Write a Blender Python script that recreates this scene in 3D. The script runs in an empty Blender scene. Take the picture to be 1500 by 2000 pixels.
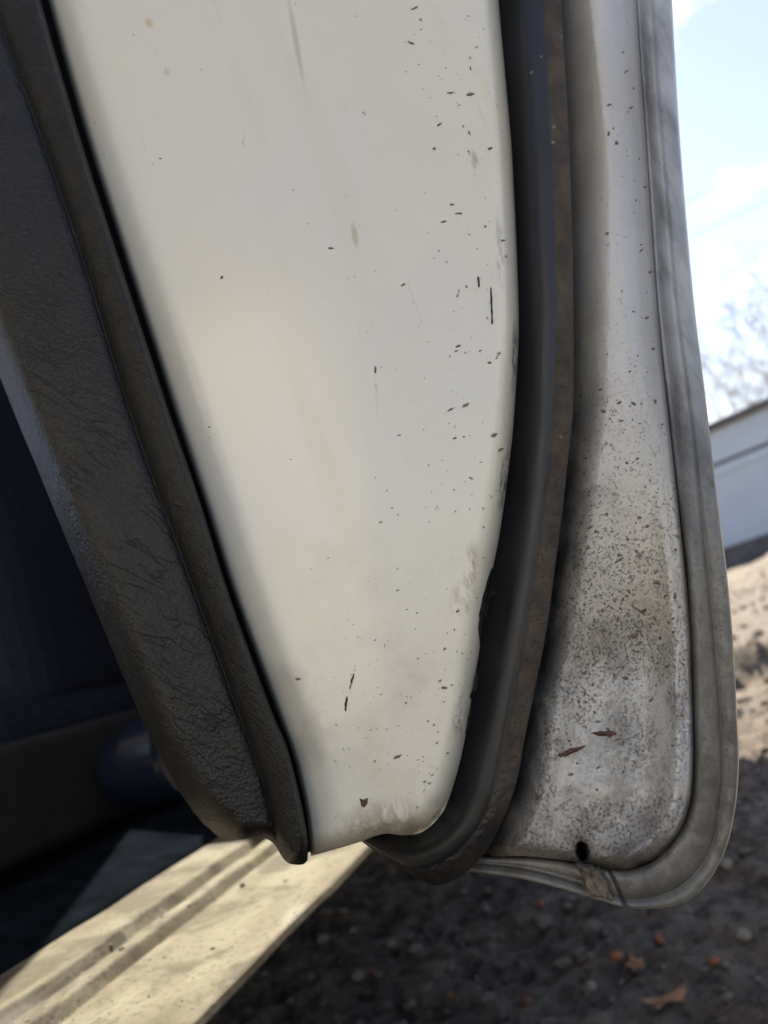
import bpy, bmesh, math, random
import numpy as np
from mathutils import Vector, Matrix
random.seed(7); rng = np.random.default_rng(7)
sc = bpy.context.scene

# ------------------------------------------------------------------ camera
F_PX = 1500.0                      # focal length in pixels of the 1500 x 2000 photograph
ROLL = math.radians(19)
EYE = 0.40
_d = np.array([(1240 - 750) / F_PX, -(1120 - 1000) / F_PX, -1.0]); _d /= np.linalg.norm(_d)   # car's forward axis
_h = np.array([math.cos(ROLL), math.sin(ROLL), 0])
_u = np.cross(_h, _d); _u /= np.linalg.norm(_u)
if _u[1] < 0: _u = -_u
_x = np.cross(_d, _u)
W = np.array([_x, _d, _u])         # rows: world X, Y, Z in camera coordinates
CAM = np.array([0, 0, EYE])
cam_d = bpy.data.cameras.new('camera'); cam = bpy.data.objects.new('camera', cam_d)
sc.collection.objects.link(cam); sc.camera = cam
M = Matrix([list(r) for r in W]).to_4x4(); M.translation = Vector(CAM)
cam.matrix_world = M
cam_d.sensor_fit = 'HORIZONTAL'; cam_d.sensor_width = 36; cam_d.lens = 36 * F_PX / 1500
cam_d.clip_start = 0.01; cam_d.clip_end = 3000
cam_d.dof.use_dof = True; cam_d.dof.focus_distance = 0.245; cam_d.dof.aperture_fstop = 15

# ------------------------------------------------------------------ sky, sun, exposure
SUN_AZ = math.radians(24)          # to the left of the car's forward axis
SUN_EL = math.radians(45)
world = bpy.data.worlds.new('World'); sc.world = world; world.use_nodes = True
wn = world.node_tree; wn.nodes.clear()
def N(nt, t, **k):
    n = nt.nodes.new(t)
    for a, b in k.items(): setattr(n, a, b)
    return n
sky = N(wn, 'ShaderNodeTexSky', sky_type='NISHITA', sun_disc=False, sun_elevation=SUN_EL,
        sun_rotation=-SUN_AZ, air_density=1.0, dust_density=0.8, ozone_density=1.0)
tc = N(wn, 'ShaderNodeTexCoord')
mp = N(wn, 'ShaderNodeMapping'); mp.inputs['Scale'].default_value = (1.6, 1.6, 4.5); mp.inputs['Location'].default_value = (0.3, 0.1, 0.45)
cl = N(wn, 'ShaderNodeTexNoise'); cl.inputs['Scale'].default_value = 2.6; cl.inputs['Detail'].default_value = 7; cl.inputs['Roughness'].default_value = 0.58
cr = N(wn, 'ShaderNodeMapRange'); cr.inputs[1].default_value = 0.54; cr.inputs[2].default_value = 0.74
mx = N(wn, 'ShaderNodeMix', data_type='RGBA'); mx.inputs['B'].default_value = (7.5, 7.4, 7.2, 1)
bg = N(wn, 'ShaderNodeBackground'); bg.inputs[1].default_value = 0.046
wo = N(wn, 'ShaderNodeOutputWorld')
wn.links.new(tc.outputs['Generated'], mp.inputs[0]); wn.links.new(mp.outputs[0], cl.inputs['Vector'])
wn.links.new(cl.outputs[0], cr.inputs[0]); wn.links.new(cr.outputs[0], mx.inputs['Factor'])
hs_ = N(wn, 'ShaderNodeHueSaturation'); hs_.inputs['Saturation'].default_value = 0.92; hs_.inputs['Hue'].default_value = 0.512
wn.links.new(sky.outputs[0], hs_.inputs['Color']); wn.links.new(hs_.outputs[0], mx.inputs['A']); wn.links.new(mx.outputs['Result'], bg.inputs[0]); wn.links.new(bg.outputs[0], wo.inputs[0])
sun_d = bpy.data.lights.new('sun', 'SUN'); sun_d.energy = 3.6; sun_d.angle = math.radians(0.5); sun_d.color = (1, 0.90, 0.74)
sun = bpy.data.objects.new('sun', sun_d); sc.collection.objects.link(sun)
SUN = Vector((-math.sin(SUN_AZ) * math.cos(SUN_EL), math.cos(SUN_AZ) * math.cos(SUN_EL), math.sin(SUN_EL)))
sun.rotation_euler = SUN.to_track_quat('Z', 'Y').to_euler()
sun.location = (-3, 5, 6)
vs = sc.view_settings; vs.view_transform = 'Standard'; vs.look = 'None'; vs.gamma = 1; vs.exposure = 2.55

# ------------------------------------------------------------------ pixel to place
def ray(px, py):
    c = np.stack([(np.asarray(px, float) - 750) / F_PX, -(np.asarray(py, float) - 1000) / F_PX, -np.ones_like(np.asarray(px, float))], -1)
    return c @ W.T
DD = np.array([-0.196, 0.98, 0.0]); DD /= np.linalg.norm(DD)   # the door runs this way to its hinge
D0 = 0.24                                                     # metres from the eye to the door's rear face
def door_pt(px, py, dep):
    """a spot on the door's rear face, dep metres in front of (+) that face along the door"""
    r = ray(px, py)
    t = (D0 + np.asarray(dep, float)) / (r @ DD)
    return CAM + r * t[..., None]
def on_z(px, py, z):
    r = ray(px, py); return CAM + r * ((z - EYE) / r[..., 2])[..., None]
def on_y(px, py, y):
    r = ray(px, py); return CAM + r * (y / r[..., 1])[..., None]

# ------------------------------------------------------------------ helpers
def link(o, parent=None):
    sc.collection.objects.link(o)
    if parent: o.parent = parent
    return o
def mesh_obj(name, verts, faces, mat, parent=None, smooth=True, uv=None, attr=None):
    me = bpy.data.meshes.new(name)
    me.from_pydata([tuple(map(float, v)) for v in verts], [], [tuple(int(i) for i in f) for f in faces])
    if smooth: me.polygons.foreach_set('use_smooth', [True] * len(me.polygons))
    me.materials.append(mat)
    if uv is not None:
        l = me.uv_layers.new(name='UVMap'); vi = np.zeros(len(me.loops), int); me.loops.foreach_get('vertex_index', vi)
        l.data.foreach_set('uv', np.asarray(uv, float)[vi].ravel())
    if attr:
        for k, v in attr.items():
            a = me.attributes.new(k, 'FLOAT', 'POINT'); a.data.foreach_set('value', np.asarray(v, float).ravel())
    me.update()
    return link(bpy.data.objects.new(name, me), parent)
def bm_obj(name, bm, mat, parent=None, smooth=False):
    me = bpy.data.meshes.new(name); bm.to_mesh(me); bm.free()
    if smooth: me.polygons.foreach_set('use_smooth', [True] * len(me.polygons))
    me.materials.append(mat); return link(bpy.data.objects.new(name, me), parent)
def grid_faces(nr, nc, off=0, flip=False):
    i = np.arange(nr - 1)[:, None]; j = np.arange(nc - 1)[None]
    a = (i * nc + j).ravel() + off
    f = np.stack([a, a + 1, a + nc + 1, a + nc], 1)
    return f[:, ::-1] if flip else f
def tag(o, label=None, cat=None, group=None, kind=None):
    for k, v in (('label', label), ('category', cat), ('group', group), ('kind', kind)):
        if v: o[k] = v
    return o
def spline(pts, n, closed=False):
    """Catmull-Rom through pts, n points evenly spaced along it"""
    p = np.asarray(pts, float)
    q = np.vstack([2 * p[0] - p[1], p, 2 * p[-1] - p[-2]])
    out = []
    for i in range(1, len(q) - 2):
        a, b, c, d = q[i - 1], q[i], q[i + 1], q[i + 2]
        k = max(np.linalg.norm(c - b), 1e-9)
        m1 = (c - a) / max(np.linalg.norm(c - b) + np.linalg.norm(b - a), 1e-9) * k
        m2 = (d - b) / max(np.linalg.norm(d - c) + np.linalg.norm(c - b), 1e-9) * k
        t = np.linspace(0, 1, 24, endpoint=False)[:, None]
        out.append((2*t**3 - 3*t**2 + 1) * b + (t**3 - 2*t**2 + t) * m1 + (-2*t**3 + 3*t**2) * c + (t**3 - t**2) * m2)
    out.append(p[-1:]); o = np.vstack(out)
    if n is None: return o
    s = np.r_[0, np.cumsum(np.linalg.norm(np.diff(o[:, :2], axis=0), axis=1))]
    si = np.linspace(0, s[-1], n)
    return np.stack([np.interp(si, s, o[:, k]) for k in range(o.shape[1])], 1)
def coons(L, R, nr, nc, B, top=None):
    l = spline(L, nr); r = spline(R, nr); b = spline(B, nc)
    t = np.linspace(l[0], r[0], nc) if top is None else spline(top, nc)
    v = np.linspace(0, 1, nr)[:, None, None]; u = np.linspace(0, 1, nc)[None, :, None]
    return ((1-u)*l[:, None] + u*r[:, None] + (1-v)*t[None] + v*b[None]
            - ((1-u)*(1-v)*l[0] + u*(1-v)*r[0] + (1-u)*v*l[-1] + u*v*r[-1]))
def dist_curve(px, py, C):
    """distance in photo pixels from each point to the polyline C"""
    P = np.stack([np.ravel(px), np.ravel(py)], 1); best = np.full(len(P), 1e9)
    for a, b in zip(C[:-1], C[1:]):
        ab = b - a; l2 = ab @ ab
        if l2 < 1e-9: continue
        t = np.clip(((P - a) @ ab) / l2, 0, 1)
        d = np.hypot(*(P - (a + t[:, None] * ab)).T); best = np.minimum(best, d)
    return best.reshape(np.shape(px))
def sst(x, a, b):
    t = np.clip((np.asarray(x, float) - a) / (b - a), 0, 1); return t*t*(3 - 2*t)
def vnoise(x, y, seed=0):
    """cheap value noise, numpy"""
    r = np.random.default_rng(seed).random((256, 256))
    xi = np.floor(x).astype(int); yi = np.floor(y).astype(int); xf = x - xi; yf = y - yi
    xf = xf*xf*(3-2*xf); yf = yf*yf*(3-2*yf)
    g = lambda a, b: r[a % 256, b % 256]
    return (g(xi, yi)*(1-xf) + g(xi+1, yi)*xf)*(1-yf) + (g(xi, yi+1)*(1-xf) + g(xi+1, yi+1)*xf)*yf

# ------------------------------------------------------------------ materials
def mat(name):
    m = bpy.data.materials.new(name); m.use_nodes = True; nt = m.node_tree
    b = nt.nodes['Principled BSDF']; return m, nt, b
def simple(name, col, rough=0.5, noise=0.0, scale=30, bump=0.0, bscale=200, metallic=0, spec=0.5, coat=0):
    m, nt, b = mat(name)
    b.inputs['Base Color'].default_value = (*col, 1); b.inputs['Roughness'].default_value = rough
    b.inputs['Metallic'].default_value = metallic; b.inputs['Specular IOR Level'].default_value = spec; b.inputs['Coat Weight'].default_value = coat
    tcn = N(nt, 'ShaderNodeTexCoord')
    if noise:
        t = N(nt, 'ShaderNodeTexNoise'); t.inputs['Scale'].default_value = scale; t.inputs['Detail'].default_value = 5
        nt.links.new(tcn.outputs['Object'], t.inputs['Vector'])
        r = N(nt, 'ShaderNodeMapRange'); r.inputs[1].default_value = 0.3; r.inputs[2].default_value = 0.7; r.inputs[3].default_value = 1 - noise; r.inputs[4].default_value = 1 + noise
        nt.links.new(t.outputs[0], r.inputs[0])
        mm = N(nt, 'ShaderNodeVectorMath', operation='SCALE'); mm.inputs[0].default_value = col
        nt.links.new(r.outputs[0], mm.inputs['Scale']); nt.links.new(mm.outputs[0], b.inputs['Base Color'])
    if bump:
        t2 = N(nt, 'ShaderNodeTexNoise'); t2.inputs['Scale'].default_value = bscale; t2.inputs['Detail'].default_value = 4
        nt.links.new(tcn.outputs['Object'], t2.inputs['Vector'])
        bp = N(nt, 'ShaderNodeBump'); bp.inputs['Strength'].default_value = bump; bp.inputs['Distance'].default_value = 0.001
        nt.links.new(t2.outputs[0], bp.inputs['Height']); nt.links.new(bp.outputs[0], b.inputs['Normal'])
    return m
class G:
    """tiny node-graph helper"""
    def __init__(s, nt): s.nt = nt; s.tc = N(nt, 'ShaderNodeTexCoord'); s.obj = s.tc.outputs['Object']; s.uv = s.tc.outputs['UV']
    def put(s, sock, v):
        if isinstance(v, (int, float)): sock.default_value = v
        elif isinstance(v, tuple): sock.default_value = v if len(v) == len(sock.default_value) else (*v, 1)
        else: s.nt.links.new(v, sock)
    def map(s, vec, sc_=(1, 1, 1), rot=(0, 0, 0), loc=(0, 0, 0)):
        n = N(s.nt, 'ShaderNodeMapping'); s.put(n.inputs[0], vec); n.inputs['Scale'].default_value = sc_; n.inputs['Rotation'].default_value = rot; n.inputs['Location'].default_value = loc; return n.outputs[0]
    def noise(s, scale, detail=4, rough=0.5, vec=None, dist=0):
        n = N(s.nt, 'ShaderNodeTexNoise'); s.put(n.inputs['Vector'], vec or s.obj); n.inputs['Scale'].default_value = scale; n.inputs['Detail'].default_value = detail; n.inputs['Roughness'].default_value = rough; n.inputs['Distortion'].default_value = dist; return n.outputs[0]
    def vor(s, scale, feature='F1', vec=None, rand=1):
        n = N(s.nt, 'ShaderNodeTexVoronoi', feature=feature); s.put(n.inputs['Vector'], vec or s.obj); n.inputs['Scale'].default_value = scale; n.inputs['Randomness'].default_value = rand; return n.outputs['Distance']
    def rng(s, v, a, b, c=0.0, d=1.0):
        n = N(s.nt, 'ShaderNodeMapRange', interpolation_type='SMOOTHSTEP'); s.put(n.inputs[0], v)
        for i, q in enumerate((a, b, c, d)): s.put(n.inputs[i+1], q)
        return n.outputs[0]
    def m(s, op, a, b=0.0):
        n = N(s.nt, 'ShaderNodeMath', operation=op); s.put(n.inputs[0], a); s.put(n.inputs[1], b); return n.outputs[0]
    def mix(s, f, a, b):
        n = N(s.nt, 'ShaderNodeMix', data_type='RGBA'); s.put(n.inputs['Factor'], f); s.put(n.inputs['A'], a); s.put(n.inputs['B'], b); return n.outputs['Result']
    def attr(s, name): n = N(s.nt, 'ShaderNodeAttribute'); n.attribute_name = name; return n.outputs['Fac']
    def sep(s, v): n = N(s.nt, 'ShaderNodeSeparateXYZ'); s.put(n.inputs[0], v); return n.outputs
    def bump(s, h, strength, dist=0.001, normal=None):
        n = N(s.nt, 'ShaderNodeBump'); n.inputs['Strength'].default_value = strength; n.inputs['Distance'].default_value = dist; s.put(n.inputs['Height'], h)
        if normal: s.put(n.inputs['Normal'], normal)
        return n.outputs[0]

PAINT = (0.775, 0.735, 0.605)
def mk_shut_paint():
    m, nt, b = mat('old_white_paint'); g = G(nt)
    x, y, z = g.sep(g.uv)                      # uv: photo pixels / 1000 fixed to the panel
    streak = g.map(g.obj, (40, 40, 4))
    big = g.rng(g.noise(9, 3), 0.35, 0.7)
    col = g.mix(big, PAINT, (0.745, 0.73, 0.66))
    yel = g.rng(g.noise(1, 4, vec=streak), 0.50, 0.75, 0, 0.45)          # yellowed runs
    col = g.mix(yel, col, (0.66, 0.58, 0.38))
    low = g.rng(y, 0.85, 1.65)
    rightish = g.rng(x, 0.55, 1.0)
    dirt = g.rng(g.noise(30, 6, 0.65), 0.45, 0.75)
    film = g.m('MULTIPLY', dirt, g.m('ADD', g.m('MULTIPLY', low, 0.55), g.m('MULTIPLY', rightish, 0.08)))
    col = g.mix(film, col, (0.30, 0.24, 0.17))
    sp = g.noise(420, 3, 0.6)
    thr = g.m('SUBTRACT', 0.725, g.m('ADD', g.m('MULTIPLY', low, 0.03), g.m('MULTIPLY', rightish, 0.035)))
    speck = g.rng(sp, thr, g.m('ADD', thr, 0.03))
    col = g.mix(g.m('MULTIPLY', speck, 0.8), col, (0.07, 0.06, 0.05))
    for cx, cy, hl, hw, an, cc, st_, ns in [(.918, 1.115, .075, .022, 96, (.24, .17, .09), .75, 1), (.905, 1.17, .05, .035, 100, (.34, .26, .16), .5, 1), (.985, .93, .10, .012, 97, (.05, .045, .04), .85, 1),
            (1.004, .70, .10, .009, 92, (.05, .045, .04), .8, 1), (.976, .49, .10, .012, 87, (.22, .20, .17), .55, 1), (.928, .32, .035, .010, 80, (.12, .11, .09), .55, 1), (.578, .08, .12, .008, 80, (.42, .34, .22), .5, 0),
            (.693, .46, .035, .009, 80, (.44, .37, .22), .6, 0), (.325, .14, .012, .007, 70, (.55, .42, .14), .5, 0), (.291, .045, .014, .010, 60, (.58, .38, .12), .6, 0), (.475, .28, .03, .003, 100, (.2, .17, .12), .5, 1),
            (.74, 1.60, .12, .05, 170, (.25, .19, .12), .55, 1), (.90, 1.40, .10, .022, 103, (.30, .27, .22), .5, 1), (.735, .76, .06, .004, 88, (.3, .26, .2), .5, 1)]:
        mpn = N(nt, 'ShaderNodeMapping', vector_type='TEXTURE'); nt.links.new(g.uv, mpn.inputs[0]); mpn.inputs['Location'].default_value = (cx, cy, 0); mpn.inputs['Rotation'].default_value = (0, 0, math.radians(an)); mpn.inputs['Scale'].default_value = (hl, hw, 1)
        ln = N(nt, 'ShaderNodeVectorMath', operation='LENGTH'); nt.links.new(mpn.outputs[0], ln.inputs[0])
        mk = g.rng(ln.outputs['Value'], 1.0, 0.25)
        if ns: mk = g.m('MULTIPLY', mk, g.rng(g.noise(1, 5, 0.7, vec=g.map(g.obj, (420, 420, 110))), 0.40, 0.60))
        col = g.mix(g.m('MULTIPLY', mk, st_), col, cc)
    scr = g.rng(g.noise(1, 3, 0.6, vec=g.map(g.obj, (700, 700, 22), (0.05, 0.09, 0))), 0.69, 0.74, 0, 0.18)
    col = g.mix(scr, col, (0.25, 0.22, 0.18))
    g.put(b.inputs['Base Color'], col)
    g.put(b.inputs['Roughness'], g.m('ADD', 0.34, g.m('MULTIPLY', film, 0.4)))
    b.inputs['Coat Weight'].default_value = 0.6; b.inputs['Coat Roughness'].default_value = 0.14
    n1 = g.bump(g.noise(140, 4), 0.10, 0.0004)
    g.put(b.inputs['Normal'], g.bump(g.m('ADD', speck, scr), 0.35, 0.0004, n1)); return m
def mk_flange_paint():
    m, nt, b = mat('dirty_shaded_flange_paint'); g = G(nt)
    x, y, z = g.sep(g.uv); ds = g.attr('from_seal'); dc = g.attr('from_crease')
    col = g.mix(g.rng(g.noise(14, 4), 0.4, 0.65), (0.66, 0.65, 0.62), (0.60, 0.56, 0.48))
    col = g.mix(g.m('MULTIPLY', g.rng(dc, 0.085, 0.03), g.rng(y, 1.15, 0.6, 0.0, 0.5)), col, (0.30, 0.32, 0.36))  # bluish shade of the right-turned slope, painted over the white
    low = g.rng(y, 0.35, 1.35)
    mud = g.rng(g.noise(40, 8, 0.74), g.m('SUBTRACT', 0.64, g.m('MULTIPLY', low, 0.22)), g.m('SUBTRACT', 0.86, g.m('MULTIPLY', low, 0.20)))
    col = g.mix(g.m('MULTIPLY', mud, 0.8), col, (0.19, 0.165, 0.135))
    fine = g.rng(g.noise(900, 6, 0.72), g.m('SUBTRACT', 0.64, g.m('MULTIPLY', low, 0.12)), g.m('SUBTRACT', 0.71, g.m('MULTIPLY', low, 0.09)))
    clump = g.rng(g.noise(38, 5, 0.65), 0.34, 0.58)
    col = g.mix(g.m('MULTIPLY', g.m('MULTIPLY', fine, clump), 0.85), col, (0.12, 0.098, 0.075))
    seal_shade_grime = g.m('MULTIPLY', g.rng(ds, 0.10, 0.0), g.rng(g.noise(60, 5, 0.6), 0.3, 0.6, 0.35, 1.0))  # grime along the seal, deepened to paint in the seal's shade
    col = g.mix(g.m('MULTIPLY', seal_shade_grime, g.rng(y, 0.5, 1.1, 0.30, 0.95)), col, (0.05, 0.046, 0.044))
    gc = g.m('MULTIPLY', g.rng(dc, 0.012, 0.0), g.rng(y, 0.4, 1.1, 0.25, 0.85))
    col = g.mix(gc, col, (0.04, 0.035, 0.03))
    btm = g.m('MULTIPLY', g.rng(y, 1.56, 1.69), g.rng(g.noise(50, 5, 0.6), 0.25, 0.6, 0.3, 1))
    col = g.mix(g.m('MULTIPLY', btm, 0.8), col, (0.07, 0.058, 0.045))
    g.put(b.inputs['Base Color'], col); b.inputs['Roughness'].default_value = 0.4
    b.inputs['Coat Weight'].default_value = 0.5; b.inputs['Coat Roughness'].default_value = 0.2
    h = g.m('ADD', g.m('MULTIPLY', g.m('MULTIPLY', fine, clump), -0.9), g.noise(420, 6, 0.65))
    h = g.m('ADD', h, g.m('MULTIPLY', g.rng(g.vor(560), 0.32, 0.0), g.m('MULTIPLY', low, -0.6)))
    g.put(b.inputs['Normal'], g.bump(h, 0.7, 0.0009)); return m
def mk_hem():
    m, nt, b = mat('grimy_shaded_hem_paint'); g = G(nt)
    x, y, z = g.sep(g.uv); gr = g.attr('groove')
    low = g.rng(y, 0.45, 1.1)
    c0 = g.mix(low, (0.44, 0.46, 0.49), (0.165, 0.158, 0.14))  # upper blue-grey is shade painted into white paint; lower tone is grime
    col = g.mix(g.rng(g.noise(1, 5, 0.6, vec=g.map(g.obj, (90, 90, 22))), 0.35, 0.7, 0, 0.65), c0, (0.05, 0.043, 0.034))
    fine = g.rng(g.noise(800, 5, 0.7), 0.53, 0.62); col = g.mix(g.m('MULTIPLY', fine, g.m('MULTIPLY', low, 0.4)), col, (0.05, 0.042, 0.035))
    wear = g.rng(g.noise(240, 4, 0.7), 0.66, 0.72); col = g.mix(g.m('MULTIPLY', wear, 0.4), col, (0.25, 0.23, 0.19))
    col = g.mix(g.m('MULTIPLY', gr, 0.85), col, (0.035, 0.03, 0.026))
    col = g.mix(g.m('MULTIPLY', g.attr('edge'), g.rng(g.noise(90, 4), 0.3, 0.55, 0.3, 0.9)), col, (0.55, 0.50, 0.40))  # thin bright highlight painted along the rim
    g.put(b.inputs['Base Color'], col); b.inputs['Roughness'].default_value = 0.38; b.inputs['Coat Weight'].default_value = 0.35; b.inputs['Coat Roughness'].default_value = 0.25
    g.put(b.inputs['Normal'], g.bump(g.m('ADD', g.noise(450, 6, 0.7), g.m('MULTIPLY', g.m('MULTIPLY', fine, low), -0.3)), 0.35, 0.0006)); return m
def mk_rubber():
    m, nt, b = mat('aged_black_rubber'); g = G(nt)
    x, y, z = g.sep(g.uv); du = g.attr('dust')
    low = g.rng(y, 0.1, 1.2)
    rub = g.mix(g.rng(g.noise(30, 4), 0.4, 0.65), (0.0055, 0.0068, 0.0098), (0.0085, 0.0098, 0.0128))
    dustc = g.mix(g.rng(g.noise(120, 5, 0.6), 0.35, 0.65), (0.048, 0.038, 0.029), (0.088, 0.068, 0.049))
    dm = g.m('MULTIPLY', du, g.rng(g.noise(260, 4, 0.6), 0.28, 0.52, 0.55, 1.0))
    col = g.mix(dm, rub, dustc)
    lt = g.rng(g.vor(95), 0.075, 0.045); col = g.mix(g.m('MULTIPLY', lt, 0.35), col, (0.4, 0.36, 0.3))
    g.put(b.inputs['Base Color'], col); g.put(b.inputs['Roughness'], g.m('ADD', 0.42, g.m('MULTIPLY', dm, 0.45)))
    pit = g.m('MULTIPLY', g.m('MULTIPLY', du, low), g.m('ADD', g.noise(420, 5, 0.65), g.m('MULTIPLY', g.rng(g.vor(430), 0.35, 0.0), -0.5)))
    n1 = g.bump(pit, 0.7, 0.0016); g.put(b.inputs['Normal'], g.bump(g.noise(90, 3), 0.12, 0.0006, n1)); return m
def mk_vinyl():
    m, nt, b = mat('grained_grey_vinyl'); g = G(nt)
    wv = g.m('MULTIPLY', g.noise(60, 3), 0.0)
    # long creases run across the trim, fine pebble grain between them
    rot = g.map(g.obj, (1, 1, 1), (0, math.radians(-50), 0))
    dn = N(nt, 'ShaderNodeTexNoise'); dn.inputs['Scale'].default_value = 55; dn.inputs['Detail'].default_value = 3; nt.links.new(rot, dn.inputs['Vector'])
    off = N(nt, 'ShaderNodeVectorMath', operation='SCALE'); nt.links.new(dn.outputs['Color'], off.inputs[0]); off.inputs['Scale'].default_value = 0.006
    ad = N(nt, 'ShaderNodeVectorMath', operation='ADD'); nt.links.new(rot, ad.inputs[0]); nt.links.new(off.outputs[0], ad.inputs[1])
    def lines(sc_, w, sd):
        n = g.noise(1.0, 2.5, 0.55, vec=g.map(ad.outputs[0], sc_, loc=(sd, sd * 2, sd * 3)))
        return g.rng(g.m('ABSOLUTE', g.m('SUBTRACT', n, 0.5)), 0.0, w)
    patch = g.rng(g.noise(38, 4, 0.65), 0.40, 0.64, 0.12, 0.9)
    crease = g.m('MULTIPLY', lines((26, 26, 120), 0.017, 0.3), lines((34, 34, 150), 0.017, 4.1))
    crease2 = g.m('MULTIPLY', lines((90, 90, 360), 0.05, 7.7), lines((110, 110, 300), 0.05, 9.2))
    pebble = g.vor(900)
    h = g.m('ADD', g.m('MULTIPLY', crease, g.m('MULTIPLY', patch, 0.8)), g.m('ADD', g.m('MULTIPLY', crease2, g.m('MULTIPLY', patch, 0.12)), g.m('MULTIPLY', pebble, 0.55)))
    col = g.mix(g.rng(g.noise(35, 5), 0.35, 0.7), (0.0062, 0.0059, 0.0057), (0.0105, 0.0096, 0.0088))
    col = g.mix(g.m('MULTIPLY', g.m('SUBTRACT', 1.0, crease), g.m('MULTIPLY', patch, 0.10)), col, (0.006, 0.0055, 0.005))
    g.put(b.inputs['Base Color'], col); b.inputs['Roughness'].default_value = 0.45; b.inputs['Specular IOR Level'].default_value = 0.34
    g.put(b.inputs['Normal'], g.bump(h, 0.6, 0.0006)); return m
def mk_sill():
    m, nt, b = mat('dusty_sill_paint'); g = G(nt)
    col = g.mix(g.rng(g.noise(12, 4), 0.38, 0.66), (0.215, 0.192, 0.152), (0.150, 0.128, 0.093))
    st = g.noise(1, 5, 0.6, vec=g.map(g.obj, (34, 12, 34)))
    col = g.mix(g.rng(st, 0.45, 0.72, 0, 0.45), col, (0.085, 0.06, 0.035))
    col = g.mix(g.rng(g.noise(18, 2), 0.66, 0.72), col, (0.26, 0.24, 0.20))
    col = g.mix(g.rng(g.noise(160, 4, 0.6), 0.66, 0.72, 0, 0.7), col, (0.05, 0.038, 0.026))
    col = g.mix(g.rng(g.noise(26, 7, 0.7), 0.54, 0.72, 0, 0.7), col, (0.085, 0.066, 0.042))
    col = g.mix(g.rng(g.noise(13, 7, 0.66, dist=0.8), 0.44, 0.56, 0, 0.8), col, (0.070, 0.055, 0.038))
    col = g.mix(g.rng(g.noise(15, 3, 0.5, vec=g.map(g.obj, (1, .45, 1), loc=(3, 1, 2))), 0.58, 0.66, 0, 0.8), col, (0.27, 0.255, 0.225))
    col = g.mix(g.rng(g.noise(260, 6, 0.7), 0.54, 0.64, 0, .7), col, (0.06, 0.045, 0.03))
    g.put(b.inputs['Base Color'], col); b.inputs['Roughness'].default_value = 0.8; b.inputs['Specular IOR Level'].default_value = 0.2
    g.put(b.inputs['Normal'], g.bump(g.noise(120, 5, 0.6), 0.4, 0.001)); return m
def mk_ground():
    m, nt, b = mat('packed_dirt'); g = G(nt)
    c = g.mix(g.rng(g.noise(1.2, 5), 0.35, 0.65), (0.20, 0.165, 0.13), (0.27, 0.225, 0.175))
    c = g.mix(g.rng(g.noise(9, 6, 0.65), 0.4, 0.68), c, (0.115, 0.095, 0.078))
    c = g.mix(g.rng(g.noise(50, 6, 0.72), 0.46, 0.60, 0, 0.9), c, (0.045, 0.037, 0.03))
    c = g.mix(g.rng(g.noise(110, 5, 0.65), 0.56, 0.66, 0, 0.75), c, (0.36, 0.31, 0.25))
    px_, py_, pz_ = g.sep(g.obj)
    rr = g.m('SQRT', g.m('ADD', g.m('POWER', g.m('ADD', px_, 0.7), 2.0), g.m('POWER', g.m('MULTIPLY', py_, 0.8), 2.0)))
    near_car = g.rng(g.m('ADD', rr, g.m('MULTIPLY', g.noise(2.2, 5, 0.6), 0.9)), 2.35, 1.75)       # soil tinted slightly browner around the car
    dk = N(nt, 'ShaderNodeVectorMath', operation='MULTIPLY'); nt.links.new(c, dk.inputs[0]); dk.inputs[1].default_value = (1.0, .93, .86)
    c = g.mix(near_car, c, dk.outputs[0])
    c = g.mix(g.rng(g.noise(24, 5, 0.65), 0.50, 0.64, 0, .75), c, (0.21, 0.155, 0.105))
    g.put(b.inputs['Base Color'], c); b.inputs['Roughness'].default_value = 0.95
    g.put(b.inputs['Normal'], g.bump(g.noise(45, 8, 0.72), 1.0, 0.035)); return m

M_shut, M_fl, M_hem, M_rub, M_vin, M_sill, M_gr = mk_shut_paint(), mk_flange_paint(), mk_hem(), mk_rubber(), mk_vinyl(), mk_sill(), mk_ground()
M_body = simple('white_body_paint', (0.74, 0.71, 0.63), 0.25, 0.04, 8, coat=0.4)
M_dark = simple('dark_interior_plastic', (0.022, 0.024, 0.03), 0.55, 0.25, 40, 0.3, 500)
M_seat = simple('grey_seat_shield', (0.030, 0.029, 0.032), 0.7, 0.2, 25, 0.3, 400, spec=0.2)
M_cloth = simple('navy_seat_cloth', (0.024, 0.029, 0.050), 0.95, 0.3, 200, 0.6, 600, spec=0.03)
M_carpet = simple('black_carpet', (0.012, 0.011, 0.011), 0.95, 0.3, 60, 0.8, 500)
M_strip = simple('dark_scuff_plate', (0.007, 0.0095, 0.0145), 0.9, 0.35, 35, 0.4, 200, spec=0.0)
M_chip = simple('bare_dark_chip', (0.03, 0.022, 0.018), 0.7, 0.4, 500)
M_speck = simple('dried_mud_speck', (0.18, 0.155, 0.12), 0.9, 0.4, 900)
M_rust = simple('rusty_chip', (0.10, 0.05, 0.035), 0.8, 0.4, 700)
M_smear = simple('black_sealant_smear', (0.025, 0.025, 0.024), 0.6, 0.5, 300, 0.6, 500)

# ------------------------------------------------------------------ the car (one thing: body, door, sill, seat are its parts)
car = bpy.data.objects.new('car', None); link(car); car.location = (0, 0, 0)
tag(car, 'old white car with its door ajar, showing the dirty door edge and worn black seal', 'car')

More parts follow.
